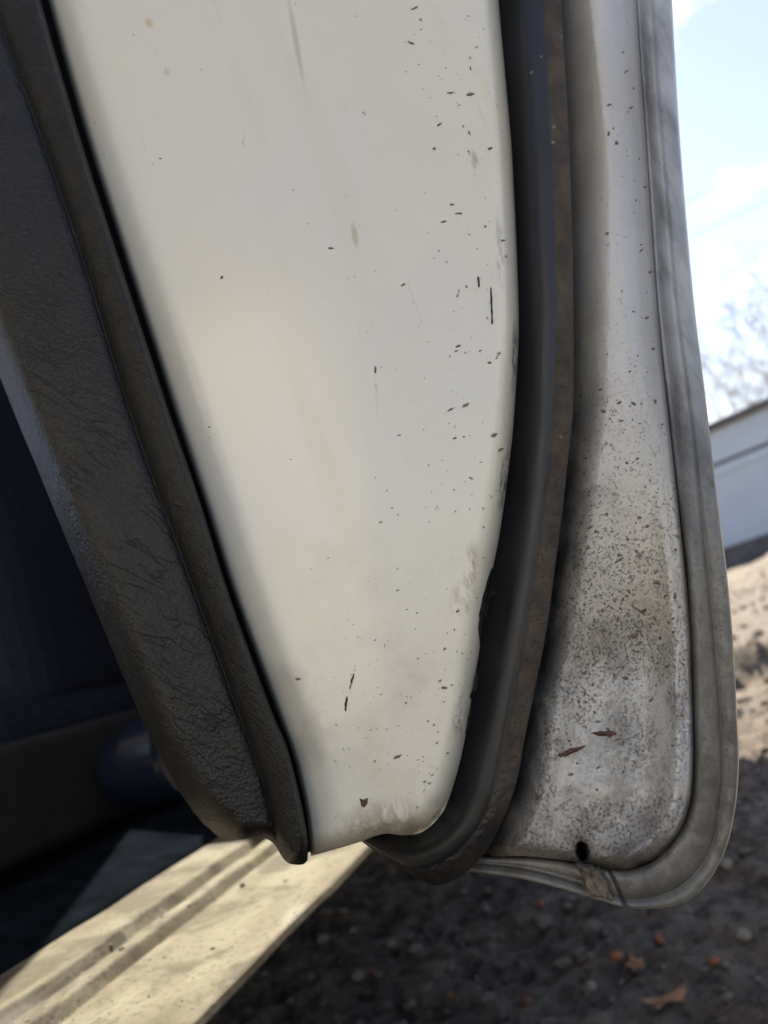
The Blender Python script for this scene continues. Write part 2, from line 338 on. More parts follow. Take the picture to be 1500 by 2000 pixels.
# feature lines of the door's rear edge, photo pixels
TOPY = -1250
WL = [(-235, TOPY), (-75, -600), (28, -240), (93, 0), (168, 266), (245, 507), (306, 696), (339, 800), (400, 984), (456, 1160), (544, 1400), (576, 1490), (598, 1590), (607, 1672)]
WR = [(905, TOPY), (945, -600), (962, -250), (974, 0), (990, 180), (1000, 300), (1012, 560), (1013, 660), (1005, 800), (998, 880), (988, 960), (975, 1048), (963, 1110), (950, 1180), (938, 1260), (925, 1340), (911, 1428), (898, 1490), (882, 1545), (866, 1584), (845, 1610), (822, 1626), (806, 1631)]
WB = [(607, 1672), (650, 1660), (703, 1644), (730, 1634), (755, 1628), (780, 1631), (806, 1631)]
TR = [(-250, TOPY), (-92, -600), (12, -240), (79, 0), (156, 266), (233, 507), (295, 696), (329, 800), (392, 984), (447, 1160), (535, 1400), (560, 1458), (586, 1558), (601, 1640), (601, 1680)]
TL = [(-640, TOPY), (-440, -600), (-310, -240), (-220, 0), (-140, 300), (-65, 560), (0, 736), (40, 836), (75, 920), (120, 1030), (163, 1132), (214, 1256), (262, 1370), (292, 1438), (324, 1498), (364, 1566), (396, 1608), (424, 1632)]
TB = [(424, 1632), (445, 1638), (470, 1639), (500, 1635), (522, 1639), (538, 1652), (550, 1672), (562, 1685), (580, 1689), (594, 1687), (601, 1680)]
CREASE = spline([(-345, TOPY), (-185, -600), (-85, -240), (-15, 0), (78, 260), (163, 510), (236, 750), (297, 930), (350, 1075), (400, 1210), (474, 1415), (520, 1550), (539, 1630), (549, 1672)], None)
SO = [(1020, TOPY), (1062, -600), (1081, -250), (1095, 0), (1112, 280), (1120, 600), (1119, 800), (1097, 1000), (1071, 1200), (1031, 1400), (1012, 1500), (984, 1580), (958, 1640), (920, 1692)]
FC = [(1175, TOPY), (1216, -600), (1232, -250), (1243, 0), (1262, 280), (1284, 600), (1304, 800), (1326, 1000), (1346, 1200), (1353, 1387), (1354, 1497), (1348, 1567), (1333, 1613), (1310, 1647), (1283, 1673), (1250, 1692)]
c_WL, c_WR, c_WB, c_TR, c_TL, c_TB, c_SO, c_FC = (spline(c, 90) for c in (WL, WR, WB, TR, TL, TB, SO, FC)); CREASE = spline(CREASE[::6], 90)
MM = 0.001

def shut_depth(px, py):
    a = dist_curve(px, py, c_WL); b = dist_curve(px, py, c_WR); e = dist_curve(px, py, c_WB)
    d = 4.5 * np.clip(1 - a / 75, 0, 1) ** 2.2 + 5 * np.clip(1 - a / 10, 0, 1) ** 2 + 11 * np.clip(1 - b / 46, 0, 1) ** 2.6 + 9 * np.clip(1 - e / 40, 0, 1) ** 2.2
    d += 1.5 * np.exp(-(b / 170) ** 2)                          # face bows towards the seal
    d += 0.10 * (vnoise(px / 90, py / 140, 3) - .5)
    return d * MM
def ring(c, dep_shift, shrink):
    return c
def patch(name, P, depth, matl, parent, extra=None, back=(0.03,)):
    """grid of photo pixels + depth -> a panel whose four borders fold back into the door"""
    nr, nc, _ = P.shape
    dep = depth(P[..., 0], P[..., 1])
    P2 = np.pad(P, ((1, 1), (1, 1), (0, 0)), mode='edge'); d2 = np.pad(dep, 1, mode='edge')
    cen = P.mean((0, 1))
    edge = np.zeros(d2.shape, bool); edge[0], edge[-1], edge[:, 0], edge[:, -1] = True, True, True, True
    d2 = d2 + edge * back[0]
    V = door_pt(P2[..., 0], P2[..., 1], d2).reshape(-1, 3)
    uv = P2.reshape(-1, 2) / 1000
    at = {k: f(P2[..., 0], P2[..., 1]).ravel() for k, f in (extra or {}).items()}
    return mesh_obj(name, V, grid_faces(nr + 2, nc + 2, flip=True), matl, parent, uv=uv, attr=at)

door = patch('door', coons(WL, WR, 360, 150, WB), shut_depth, M_shut, car)
tag(door, 'white painted rear edge of the open door')

# --- flange outside the seal, with its drain hole
SO_in = [(x - 34, y) for x, y in SO[:-2]] + [(935, 1620), (905, 1660)]
FB = [(905, 1660), (957, 1673), (1017, 1672), (1083, 1678), (1123, 1684), (1165, 1694), (1200, 1698), (1225, 1697), (1250, 1692)]
c_FB = spline(FB, 40)
HOLE = np.array([1137.0, 1663.0]); HA = math.radians(12)
def hole_r(px, py):
    dx, dy = np.asarray(px) - HOLE[0], np.asarray(py) - HOLE[1]
    a = dx * math.cos(HA) + dy * math.sin(HA) * -1; b = dx * math.sin(HA) + dy * math.cos(HA)
    return np.hypot(a / 12.5, b / 22)
def side_dist(px, py, c):
    """signed distance: positive to the right of the curve"""
    d = dist_curve(px, py, c); xc = np.interp(py, c[:, 1], c[:, 0]); return np.where(np.asarray(px) < xc, -d, d)
def flange_depth(px, py):
    a = np.clip(side_dist(px, py, c_SO), -40, 999); b = dist_curve(px, py, c_FC); e = dist_curve(px, py, c_FB)
    lo = sst(py, 850, 1250)
    wid = np.interp(py, [-1250, 0, 600, 900, 1200, 1700], [100, 104, 92, 84, 84, 88])      # fillet beside the seal
    d = 12 + 24 * np.clip(1 - (a + 20) / wid, 0, 1) ** 1.5
    up = 1 - sst(py, 650, 1150)
    wr = np.interp(py, [-1250, 0, 600, 900, 1200], [105, 92, 62, 40, 20])
    d += up * 15 * np.clip(1 - b / wr, 0, 1) ** 1.3                       # above, the far side falls away to the crease
    d += lo * (-4.0 * np.exp(-((b - 30) / 17) ** 2) + 2.6 * np.exp(-((b - 105) / 42) ** 2))
    d += (0.4 + 2.6 * lo) * np.clip(1 - b / 10, 0, 1) ** 1.5
    d += 7 * np.clip(1 - e / 26, 0, 1) ** 2
    d += 0.5 * (vnoise(px / 30, py / 30, 5) - .5) * lo + 0.25 * (vnoise(px / 9, py / 9, 6) - .5) * lo
    va = np.where(np.asarray(py) < 1330, np.exp(-((np.asarray(py) - 1330) / 150) ** 2), np.exp(-((np.asarray(py) - 1330) / 230) ** 2))
    d += 10 * va * sst(b, 28, 95) * sst(a, 10, 120)                       # pressed hollow: upper slope looks down, lower slope looks up
    r = hole_r(px, py)
    d += 1.2 * np.exp(-((r - 1) / .5) ** 2) * (r > 1) + np.where(r < 1, 14 * sst(1 - r, 0.0, 0.22), 0)
    return d * MM
flange = patch('flange', coons(SO_in, FC, 700, 130, FB), flange_depth, M_fl, door,
               {'from_seal': lambda x, y: np.clip(side_dist(x, y, c_SO), 0, 999) / 1000, 'from_crease': lambda x, y: dist_curve(x, y, c_FC) / 1000})
bm = bmesh.new(); bm.from_mesh(flange.data); hv = {}
uvl = bm.loops.layers.uv.active
kill = [f for f in bm.faces if all(hole_r(l[uvl].uv.x * 1000, l[uvl].uv.y * 1000) < 0.86 for l in f.loops)]
bmesh.ops.delete(bm, geom=kill, context='FACES'); bm.to_mesh(flange.data); bm.free()
M_black = simple('black_cavity', (0.004, 0.004, 0.004), 0.9)
th = np.linspace(0, 2*math.pi, 25); CV = []
for rr, dp in ((1.5, .0255), (1.5, .045), (0.05, .046)):
    a_, b_ = np.cos(th)*12.5*rr, np.sin(th)*22*rr
    CV.append(door_pt(HOLE[0] + a_*math.cos(HA) + b_*math.sin(HA), HOLE[1] - a_*math.sin(HA) + b_*math.cos(HA), np.full(25, dp)))
mesh_obj('drain_hole', np.stack(CV).reshape(-1, 3), grid_faces(3, 25), M_black, door)  # black lining stands in for the darkness inside the hole
tag(flange, 'mud-speckled white flange with a drain hole')

def loft(lines, n):
    """lines: list of polylines with matching stations (x, y, depth mm) -> array n x len(lines) x 3"""
    out = []
    for L in lines:
        p = np.asarray(L, float); k = len(p); q = np.vstack([2*p[0]-p[1], p, 2*p[-1]-p[-2]]); res = []
        T = np.linspace(0, k - 1, n)
        for t in T:
            i = min(int(t), k - 2); f = t - i; a, b, c, d = q[i], q[i+1], q[i+2], q[i+3]
            res.append(0.5*((2*b) + (c-a)*f + (2*a-5*b+4*c-d)*f*f + (3*b-a-3*c+d)*f**3))
        out.append(res)
    return np.array(out).transpose(1, 0, 2)
def across(S, n):
    """smooth each row of control points S (n_rows x k x 3) to n points"""
    return np.stack([spline(r, None)[np.linspace(0, (S.shape[1]-1)*24, n).round().astype(int)] for r in S])

# --- weatherstrip: stations down the edge, round the corner and under the door
ST = [  # inner, face left, face/dust border, lip    (x, y) each, extra depth mm
 ((905, TOPY), (938, TOPY), (985, TOPY), (1020, TOPY), 0),
 ((945, -600), (980, -600), (1028, -600), (1062, -600), 0),
 ((962, -250), (996, -250), (1045, -250), (1080, -250), 0),
 ((974, 0), (1010, 0), (1059, 0), (1095, 0), 0),
 ((988, 140), (1016, 140), (1066, 140), (1104, 140), 0),
 ((999, 280), (1023, 280), (1073, 280), (1112, 280), 0),
 ((1007, 440), (1030, 440), (1080, 440), (1117, 440), 0),
 ((1013, 600), (1036, 600), (1084, 600), (1120, 600), 0),
 ((1004, 800), (1034, 800), (1077, 800), (1119, 800), 0),
 ((996, 900), (1026, 900), (1068, 900), (1109, 900), 0),
 ((984, 1000), (1015, 1003), (1056, 1007), (1097, 1010), 0),
 ((960, 1100), (1000, 1105), (1043, 1110), (1083, 1115), 0),
 ((939, 1200), (984, 1206), (1027, 1213), (1069, 1220), 0),
 ((925, 1300), (966, 1310), (1008, 1320), (1048, 1330), 0),
 ((913, 1400), (946, 1412), (988, 1425), (1026, 1436), 0),
 ((896, 1490), (924, 1503), (970, 1518), (1008, 1530), 0),
 ((872, 1565), (900, 1580), (946, 1596), (980, 1606), 1),
 ((843, 1608), (862, 1630), (905, 1653), (945, 1668), 3),
 ((812, 1627), (826, 1650), (858, 1686), (900, 1711), 6),
 ((785, 1630), (790, 1655), (812, 1697), (850, 1729), 11),
 ((760, 1624), (760, 1645), (772, 1680), (806, 1709), 18),
 ((735, 1618), (728, 1632), (730, 1654), (760, 1682), 28),
 ((712, 1612), (700, 1620), (696, 1630), (712, 1648), 42),
 ((690, 1605), (680, 1608), (672, 1610), (680, 1622), 60),
]
def off(a, b, t): return (a[0] + (b[0]-a[0])*t, a[1] + (b[1]-a[1])*t)
prof = []
for w, s, b_, o, ex in ST:
    prof.append([(*off(w, s, -.25), 20+ex), (*off(w, s, .25), 17+ex), (*off(w, s, .75), 12.5+ex), (*off(s, b_, .08), 8.2+ex), (*off(s, b_, .40), 5.8+ex), (*off(s, b_, .75), 5.0+ex),
                 (*off(b_, o, .0), 5.0+ex), (*off(b_, o, .35), 5.1+ex), (*off(b_, o, .8), 6.6+ex), (*off(b_, o, 1.0), 8.0+ex), (*off(b_, o, .97), 9.6+ex), (*off(b_, o, .5), 40+ex)])
prof = np.array(prof)
S = loft([prof[:, k] for k in range(prof.shape[1])], 420)
A = across(S, 78)
tt = np.linspace(0, prof.shape[1]-1, 78)
dust = np.where((tt > 5.2) & (tt < 10), 1.0, 0.0) * sst(tt, 5.9, 6.7); dust = np.tile(dust, (420, 1)) * (1 - .8 * sst(A[..., 1], 1470, 1640))
rough_lip = sst(A[..., 1], 850, 1000) * (tt > 6) * (tt < 9.5)
A[..., 2] += -0.5 * rough_lip * (vnoise(A[..., 0] / 6, A[..., 1] / 6, 9) - .35) + 0.5 * (vnoise(A[..., 0] / 40, A[..., 1] / 60, 8) - .5)
V = door_pt(A[..., 0], A[..., 1], A[..., 2] * MM)
seal = mesh_obj('weatherstrip', V.reshape(-1, 3), grid_faces(420, 78, flip=True), M_rub, door, uv=A[..., :2].reshape(-1, 2) / 1000, attr={'dust': dust})
tag(seal, 'black rubber door seal with a brown dusty lip')

# --- hem: strip outside the crease, groove and rolled rim of the outer skin
HS = [
 ((1175, TOPY), (1203, TOPY), (1245, TOPY)), ((1216, -600), (1245, -600), (1288, -600)), ((1232, -250), (1261, -250), (1304, -250)), ((1243, 0), (1272, 0), (1313, 0)), ((1252, 140), (1281, 140), (1320, 140)),
 ((1262, 280), (1292, 280), (1329, 280)), ((1273, 440), (1306, 440), (1342, 440)), ((1284, 600), (1320, 600), (1357, 600)),
 ((1305, 800), (1347, 800), (1381, 800)), ((1326, 1000), (1369, 1000), (1405, 1000)), ((1340, 1120), (1382, 1120), (1420, 1120)), ((1347, 1240), (1393, 1240), (1431, 1240)),
 ((1353, 1400), (1406, 1400), (1440, 1400)), ((1354, 1500), (1410, 1500), (1443, 1500)), ((1348, 1568), (1404, 1582), (1434, 1590)),
 ((1330, 1618), (1388, 1655), (1413, 1670)), ((1300, 1658), (1352, 1710), (1372, 1736)), ((1265, 1686), (1310, 1740), (1325, 1766)),
 ((1228, 1698), (1258, 1755), (1268, 1775)), ((1195, 1698), (1212, 1754), (1214, 1771)), ((1160, 1694), (1172, 1742), (1172, 1759)),
 ((1120, 1685), (1128, 1728), (1126, 1746)), ((1075, 1677), (1075, 1712), (1070, 1729)), ((1017, 1672), (1015, 1698), (1008, 1715)),
 ((957, 1673), (950, 1690), (945, 1706)), ((900, 1672), (893, 1684), (890, 1698))]
hp = []
for c, g_, r in HS:
    hp.append([(*off(c, g_, -.25), 24), (*off(c, g_, -.04), 18.0), (*off(c, g_, .06), 15.0), (*off(c, g_, .22), 13.6), (*off(c, g_, .55), 13.1), (*off(c, g_, .82), 13.3),
               (*off(c, g_, 1.0), 14.2), (*off(g_, r, .2), 13.6), (*off(g_, r, .5), 13.0), (*off(g_, r, .85), 12.8), (*off(g_, r, .97), 13.2), (*r, 14.4), (*off(g_, r, .99), 22)])
hp = np.array(hp, float)
for i, (c, g_, r) in enumerate(HS):
    up = 1 - float(sst(c[1], 650, 1150)); hp[i, :7, 2] += up * np.array([13, 11, 12.5, 13.5, 11.5, 10, 9.2]); hp[i, 7:, 2] += up * np.array([9, 10, 11, 12, 13, 13])
for i, (c, g_, r) in enumerate(HS):
    if i >= 20:                         # bottom lip: the sheet turns under and runs away
        hp[i, :, 2] += 2.0 * (i - 19); hp[i, :6, 2] += 2
S = loft([hp[:, k] for k in range(hp.shape[1])], 520); A = across(S, 70); tt = np.linspace(0, hp.shape[1]-1, 70)
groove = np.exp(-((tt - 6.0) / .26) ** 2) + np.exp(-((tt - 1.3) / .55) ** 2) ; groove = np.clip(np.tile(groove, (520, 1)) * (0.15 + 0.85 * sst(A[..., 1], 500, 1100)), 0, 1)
A[..., 2] += 0.35 * (vnoise(A[..., 0] / 18, A[..., 1] / 22, 12) - .5) * sst(A[..., 1], 500, 1000)
# the sealer tear under the drain hole
tear = np.exp(-(((A[..., 0] - 1160) / 26) ** 2 + ((A[..., 1] - 1712) / 26) ** 2)); A[..., 2] += tear * 2.2 * (vnoise(A[..., 0] / 7, A[..., 1] / 9, 15) - .6)
seam = np.exp(-((A[..., 0] - 1204 - (A[..., 1] - 1730) * .45) / 3.5) ** 2) * (A[..., 1] > 1690); A[..., 2] += 1.8 * seam; groove = np.clip(groove + seam * .9, 0, 1)
V = door_pt(A[..., 0], A[..., 1], A[..., 2] * MM)
hem = mesh_obj('hem', V.reshape(-1, 3), grid_faces(520, 70, flip=True), M_hem, door, uv=A[..., :2].reshape(-1, 2) / 1000, attr={'groove': groove, 'edge': np.tile(sst(tt, 9.3, 10.2) * (tt < 11.6), (520, 1))})
tag(hem, 'grimy folded outer rim of the door with a groove')

bk = coons(spline(TL, 60) + np.array([40, -14.]), spline(FC, 60) + np.array([40, 20.]), 60, 40, [(464, 1618), (620, 1630), (800, 1600), (1000, 1690), (1290, 1712)])
inner = mesh_obj('light_block', door_pt(bk[..., 0], bk[..., 1], np.full(bk.shape[:2], .055)).reshape(-1, 3), grid_faces(60, 40, flip=True), M_black, door)  # unseen black sheet added to stop light leaking through the door
M_gap = simple('gap_black', (0.006, 0.006, 0.007), 0.8)
ga, gb = spline([(x - 30, y) for x, y in TR], 140), spline([(x + 22, y) for x, y in WL[:-1]] + [(624, 1655)], 140)
GV = np.stack([door_pt(ga[:, 0], ga[:, 1], np.full(140, .016)), door_pt(gb[:, 0], gb[:, 1], np.full(140, .016))], 1)
mesh_obj('gap_backing', GV.reshape(-1, 3), grid_faces(140, 2, flip=True), M_gap, door)  # black strip added behind the gap to keep it dark
M_torn = simple('torn_sealer', (0.16, 0.135, 0.10), 0.9, 0.6, 260, 1.0, 700)
uu, vv = np.meshgrid(np.linspace(0, 1, 26), np.linspace(0, 1, 30))
q = [np.array(p_, float) for p_ in ((1122, 1684), (1172, 1692), (1208, 1768), (1152, 1752))]
TP = ((1-uu)*(1-vv))[..., None]*q[0] + (uu*(1-vv))[..., None]*q[1] + (uu*vv)[..., None]*q[2] + ((1-uu)*vv)[..., None]*q[3]
TP += 5 * np.stack([vnoise(uu*6, vv*6, 71)-.5, vnoise(uu*6, vv*6, 72)-.5], -1)
tde = 13.2 + 2.6*(vnoise(uu*9 + vv*4, vv*5, 73)-.5) + 5*np.clip(1-np.minimum(np.minimum(uu, 1-uu), np.minimum(vv, 1-vv))/.12, 0, 1)**1.5
mesh_obj('torn_sealer', door_pt(TP[..., 0], TP[..., 1], tde*MM).reshape(-1, 3), grid_faces(30, 26, flip=True), M_torn, door)
# --- outer skin of the door runs forward from the rim to the hinge
rim = V[:, -2]; far = rim + DD * 0.95; far[:, 0] += 0.02
SK = np.stack([rim + np.array([-0.0006, 0.002, 0]), rim + DD * 0.03 + np.array([-.001, 0, 0]), rim * .5 + far * .5 + np.array([.012, 0, 0]), far], 1)
skin = mesh_obj('outer_skin', SK.reshape(-1, 3), grid_faces(520, 4, flip=True), M_body, door)

# --- belt moulding closes the door along its window line
pl_, pr_ = door_pt(np.array(-690.), np.array(float(TOPY)), np.array(-.012)), door_pt(np.array(1262.), np.array(float(TOPY)), np.array(-.012))
BV = []
for base in (pl_, pr_):
    for dz in (-.03, .085):
        for k in (0.0, .93): BV.append(base + DD * k + np.array([0, 0, dz]))
mesh_obj('belt_moulding', BV, [(0, 2, 6, 4), (1, 5, 7, 3), (0, 1, 3, 2), (4, 6, 7, 5), (2, 3, 7, 6), (0, 4, 5, 1)], M_gap, door, smooth=False)
# --- interior trim
def trim_depth(px, py):
    a = dist_curve(px, py, c_TR); l = dist_curve(px, py, c_TL); e = dist_curve(px, py, c_TB); c = dist_curve(px, py, CREASE)
    xc = np.interp(py, CREASE[:, 1], CREASE[:, 0]); bead = np.asarray(px) > xc
    wb = a + c
    fr = np.clip(c / np.maximum(wb, 1), 0, 1)
    dbead = -5.0 - 6.5 * np.sin(np.clip(fr, 0, 1) * math.pi * .60) + 10 * np.clip(1 - a / 15, 0, 1) ** 2.2
    dmain = -5.0 + 2.2 * np.exp(-c / 12) - 2.5 * sst(c, 20, 160) + 22 * np.clip(1 - l / 60, 0, 1) ** 2.4
    d = np.where(bead, dbead + 2.2 * np.exp(-c / 12), dmain)
    d += 9 * np.clip(1 - e / 28, 0, 1) ** 2.2
    d += 0.25 * (vnoise(px / 60, py / 45, 21) - .5)
    return d * MM
trim = patch('door_trim', coons(TL, TR, 420, 160, TB), trim_depth, M_vin, door, back=(0.02,))
tag(trim, 'dark grey grained vinyl door trim with a padded bead')
tl = spline(TL, 160); p0 = door_pt(tl[:, 0], tl[:, 1], np.full(160, 0.02)); p1 = p0 + DD * 0.9
card = mesh_obj('door_card', np.stack([p0 + np.array([.004, .004, 0]), (p0 + p1) / 2, p1], 1).reshape(-1, 3), grid_faces(160, 3, flip=False), M_vin, door)

# ------------------------------------------------------------------ marks on the paint (dried mud, chips, smears): thin films on the panel
def blob(cx, cy, rx, ry, ang, n=9, jit=.35, r=random):
    pts = []
    for k in range(n):
        t = 2*math.pi*k/n; q = 1 + r.uniform(-jit, jit); x, y = math.cos(t)*rx*q, math.sin(t)*ry*q
        pts.append((cx + x*math.cos(ang) - y*math.sin(ang), cy + x*math.sin(ang) + y*math.cos(ang)))
    return pts
def ragged(p, n=4, j=.9, r=random.Random(5)):
    out = []
    for k in range(len(p)):
        a, b = p[k], p[(k + 1) % len(p)]
        out += [(a[0] + (b[0]-a[0])*t/n + r.uniform(-j, j), a[1] + (b[1]-a[1])*t/n + r.uniform(-j, j)) for t in range(n)]
    return out
def films(name, polys, depth, matl, parent, lift=0.0002, stuff=False):
    V, Fc = [], []
    for p in polys:
        p = np.array(p); c = p.mean(0); allp = np.vstack([c, p]); i0 = len(V)
        dd = depth(allp[:, 0], allp[:, 1]); dd = np.r_[dd[0] - lift * 1.8, dd[1:] - lift * .35]
        V += list(door_pt(allp[:, 0], allp[:, 1], dd)); n = len(p)
        Fc += [(i0, i0 + 1 + (k + 1) % n, i0 + 1 + k) for k in range(n)]
    o = mesh_obj(name, V, Fc, matl, parent, smooth=False)
    if stuff: o['kind'] = 'stuff'
    return o
def inside_shut(x, y, m=12):
    return np.interp(y, c_WL[:, 1], c_WL[:, 0]) + m < x < np.interp(y, c_WR[:, 1], c_WR[:, 0]) - m and y < np.interp(x, [607, 730, 860], [1660, 1620, 1590])
R2 = random.Random(11)
pol = []
def scatter(n, fx, fy, smin, smax, ok):
    k = 0
    while k < n:
        x, y = fx(), fy()
        if not ok(x, y): k += 1; continue
        s = smin + (smax - smin) * R2.random() ** 4
        el = R2.uniform(1, 1.9); pol.append(blob(x, y, s * el, s / el ** .3, R2.choice([-.5, -.3, .1, 1.2, R2.uniform(0, 3)]), 7, .4, R2)); k += 1
scatter(170, lambda: R2.triangular(740, 1005, 985), lambda: R2.uniform(0, 1000), .5, 3.2, inside_shut)
scatter(45, lambda: R2.uniform(260, 950), lambda: R2.uniform(0, 1000), .6, 2.6, inside_shut)
scatter(230, lambda: R2.triangular(600, 960, 900), lambda: R2.triangular(1000, 1630, 1450), .5, 2.6, inside_shut)
for x, y, rx, ry, a in [(918, 184, 9, 3.5, -.25), (811, 15, 9, 2, -.4), (880, 181, 8, 2, -.1), (802, 83, 7, 2, .4), (858, 243, 5, 2, -.7), (848, 290, 3, 2.5, 0), (957, 290, 5, 2.5, -.3),
                        (895, 417, 8, 1.8, 0), (867, 433, 6, 2, -.2), (787, 556, 4, 2.5, -.5), (895, 676, 7, 2, -.3), (965, 850, 8, 3, -.4), (910, 791, 8, 3, -.5), (880, 800, 8, 2, -.5), (888, 856, 5, 2, -.3), (978, 878, 7, 3, -.5),
                        (733, 722, 2, 9, 0), (776, 1478, 8, 2.5, -.4), (582, 1326, 6, 2.5, .1), (868, 1344, 7, 2.5, .1), (646, 485, 7, 2, .1)]:
    pol.append(blob(x, y, rx, ry, a, 9, .3, R2))
M_faint = simple('faint_grey_mark', (0.34, 0.31, 0.26), 0.8, 0.4, 900)
nb = 21; big, rest = pol[-nb:], pol[:-nb]
films('mud_specks', [ragged(p, 2, .6) for p in big + rest[::4]], shut_depth, M_speck, door, stuff=True)
films('faint_marks', [p for i, p in enumerate(rest) if i % 4 in (1, 2)] , shut_depth, M_faint, door, stuff=True)
for nm, pts, mt in [
    ('paint_chip', [(674, 1388), (672, 1376), (676, 1362), (679, 1360), (678, 1374), (676, 1390)], M_chip),
    ('paint_chip', [(682, 1345), (685, 1330), (690, 1316), (692, 1317), (688, 1332), (684, 1346)], M_chip),
    ('paint_chip', [(702, 1559), (709, 1562), (719, 1559), (718, 1569), (712, 1578), (706, 1574)], M_rust),
    ('black_scuff', [(957, 560), (960, 562), (962, 590), (963, 632), (960, 634), (958, 600)], M_chip),
    ('black_scuff', [(932, 540), (936, 541), (937, 560), (934, 562)], M_chip),
    ('sealant_smear', [(966, 1106), (958, 1112), (944, 1160), (936, 1200), (934, 1235), (938, 1268), (942, 1240), (950, 1200), (962, 1150)], M_smear),
    ('sealant_smear', [(930, 1310), (926, 1345), (916, 1362), (922, 1366), (930, 1350), (934, 1320)], M_smear),
    ('sealant_smear', [(920, 1380), (912, 1410), (908, 1432), (911, 1434), (917, 1412), (922, 1384)], M_smear),
]:
    films(nm, [ragged(pts)], shut_depth, mt, door, lift=0.00035)
pol = []
def inside_fl(x, y): return np.interp(y, c_SO[:, 1], c_SO[:, 0]) + 8 < x < np.interp(y, c_FC[:, 1], c_FC[:, 0]) - 8 and y < 1655 and hole_r(x, y) > 1.5
scatter(420, lambda: R2.uniform(1100, 1350), lambda: R2.triangular(700, 1650, 1250), .6, 4.0, inside_fl)
scatter(140, lambda: R2.triangular(1150, 1330, 1230), lambda: R2.uniform(0, 900), .8, 4.0, inside_fl)
for x, y, rx, ry, a in [(1284, 1138, 9, 4, .1), (1240, 1242, 9, 5, -.2), (1190, 205, 5, 2.5, -.2), (1189, 260, 2.5, 5, .2), (1247, 1192, 16, 2.5, .6), (1210, 1094, 10, 2.5, -.6)]:
    pol.append(blob(x, y, rx, ry, a, 9, .35, R2))
films('mud_specks', pol, flange_depth, M_speck, door, stuff=True)
for pts in ([(1088, 1475), (1098, 1468), (1120, 1460), (1146, 1456), (1128, 1468), (1108, 1477), (1094, 1479)], [(1150, 1432), (1172, 1428), (1194, 1426), (1205, 1433), (1192, 1440), (1174, 1438)]):
    films('rust_chip', [ragged(pts, 5, 1.5)], flange_depth, M_rust, door, lift=0.0006)

# ------------------------------------------------------------------ sill (X, Z measured from the eye; runs along the car)
SILL = [(-0.46, -0.215, 0), (-0.42, -0.195, 0), (-0.34, -0.155, 0), (-0.262, -0.133, 0), (-0.243, -0.1265, 0), (-0.245, -0.1225, 0), (-0.275, -0.1180, 0), (-0.318, -0.1125, 0), (-0.327, -0.1130, 1), (-0.332, -0.1180, 1), (-0.339, -0.1180, 1), (-0.345, -0.1105, 0), (-0.356, -0.1090, 0), (-0.362, -0.1140, 1), (-0.369, -0.1140, 1), (-0.376, -0.1055, 0), (-0.40, -0.1030, 0), (-0.424, -0.1015, 0), (-0.432, -0.115, 0)]
ys = np.linspace(-0.5, 1.35, 371)
P = np.array(SILL)
fine = np.stack([np.interp(np.linspace(0, len(P)-1, 120), np.arange(len(P)), P[:, k]) for k in range(3)], 1)
V = np.stack([np.broadcast_to(fine[None, :, 0], (371, 120)) + 0.0015*(vnoise(ys[:, None]*18, fine[None, :, 0]*40, 31)-.5), np.broadcast_to(ys[:, None], (371, 120)),
              EYE + fine[None, :, 1] + 0.0022*(vnoise(ys[:, None]*25, fine[None, :, 0]*70, 30)-.5)], -1)
sill = mesh_obj('sill', V.reshape(-1, 3), grid_faces(371, 120, flip=True), M_sill, car)
tag(sill, 'dust-caked beige door sill with ribs')
SC = [(-0.421, -0.112), (-0.424, -0.1005), (-0.430, -0.0985), (-0.475, -0.0880), (-0.512, -0.0785), (-0.530, -0.0745), (-0.538, -0.0765), (-0.545, -0.10), (-0.55, -0.22)]
sp_ = spline(SC, 60)
V = np.stack([np.broadcast_to(sp_[None, :, 0], (60, 60)), np.broadcast_to(np.linspace(-.5, 1.3, 60)[:, None], (60, 60)), np.broadcast_to(EYE + sp_[None, :, 1], (60, 60))], -1)
mesh_obj('scuff_plate', V.reshape(-1, 3), grid_faces(60, 60, flip=True), M_strip, sill)

# ------------------------------------------------------------------ rest of the car body
def box(bm, x0, x1, y0, y1, z0, z1, bev=0.0, seg=3):
    m = bmesh.new(); bmesh.ops.create_cube(m, size=1)
    for v in m.verts: v.co = Vector(((x0+x1)/2 + v.co.x*(x1-x0), (y0+y1)/2 + v.co.y*(y1-y0), (z0+z1)/2 + v.co.z*(z1-z0)))
    if bev: bmesh.ops.bevel(m, geom=m.edges[:], offset=bev, segments=seg, affect='EDGES', profile=.5)
    t = bpy.data.meshes.new('t'); m.to_mesh(t); m.free(); bm.from_mesh(t); bpy.data.meshes.remove(t); return bm
def boxo(name, parent, matl, *a, bev=0.01, seg=3):
    return bm_obj(name, box(bmesh.new(), *a, bev=bev, seg=seg), matl, parent, smooth=False)
def tube_bm(bm, pts, r, n=10):
    pts = [Vector(p) for p in pts]; rings = []
    for i, p in enumerate(pts):
        t = (pts[min(i+1, len(pts)-1)] - pts[max(i-1, 0)]).normalized(); q = t.to_track_quat('Z', 'Y'); rr = r[i] if isinstance(r, (list, tuple)) else r
        rings.append([bm.verts.new(p + q @ Vector((math.cos(2*math.pi*k/n)*rr, math.sin(2*math.pi*k/n)*rr, 0))) for k in range(n)])
    for a, b in zip(rings, rings[1:]):
        for k in range(n): bm.faces.new((a[k], a[(k+1) % n], b[(k+1) % n], b[k]))
    bm.faces.new(rings[0][::-1]); bm.faces.new(rings[-1]); return bm
boxo('floor_pan', car, M_carpet, -1.62, -0.54, -1.6, 1.3, 0.17, 0.20, bev=0.005)
boxo('underbody', car, M_dark, -1.60, -0.55, -1.6, 1.3, 0.165, 0.169, bev=0)
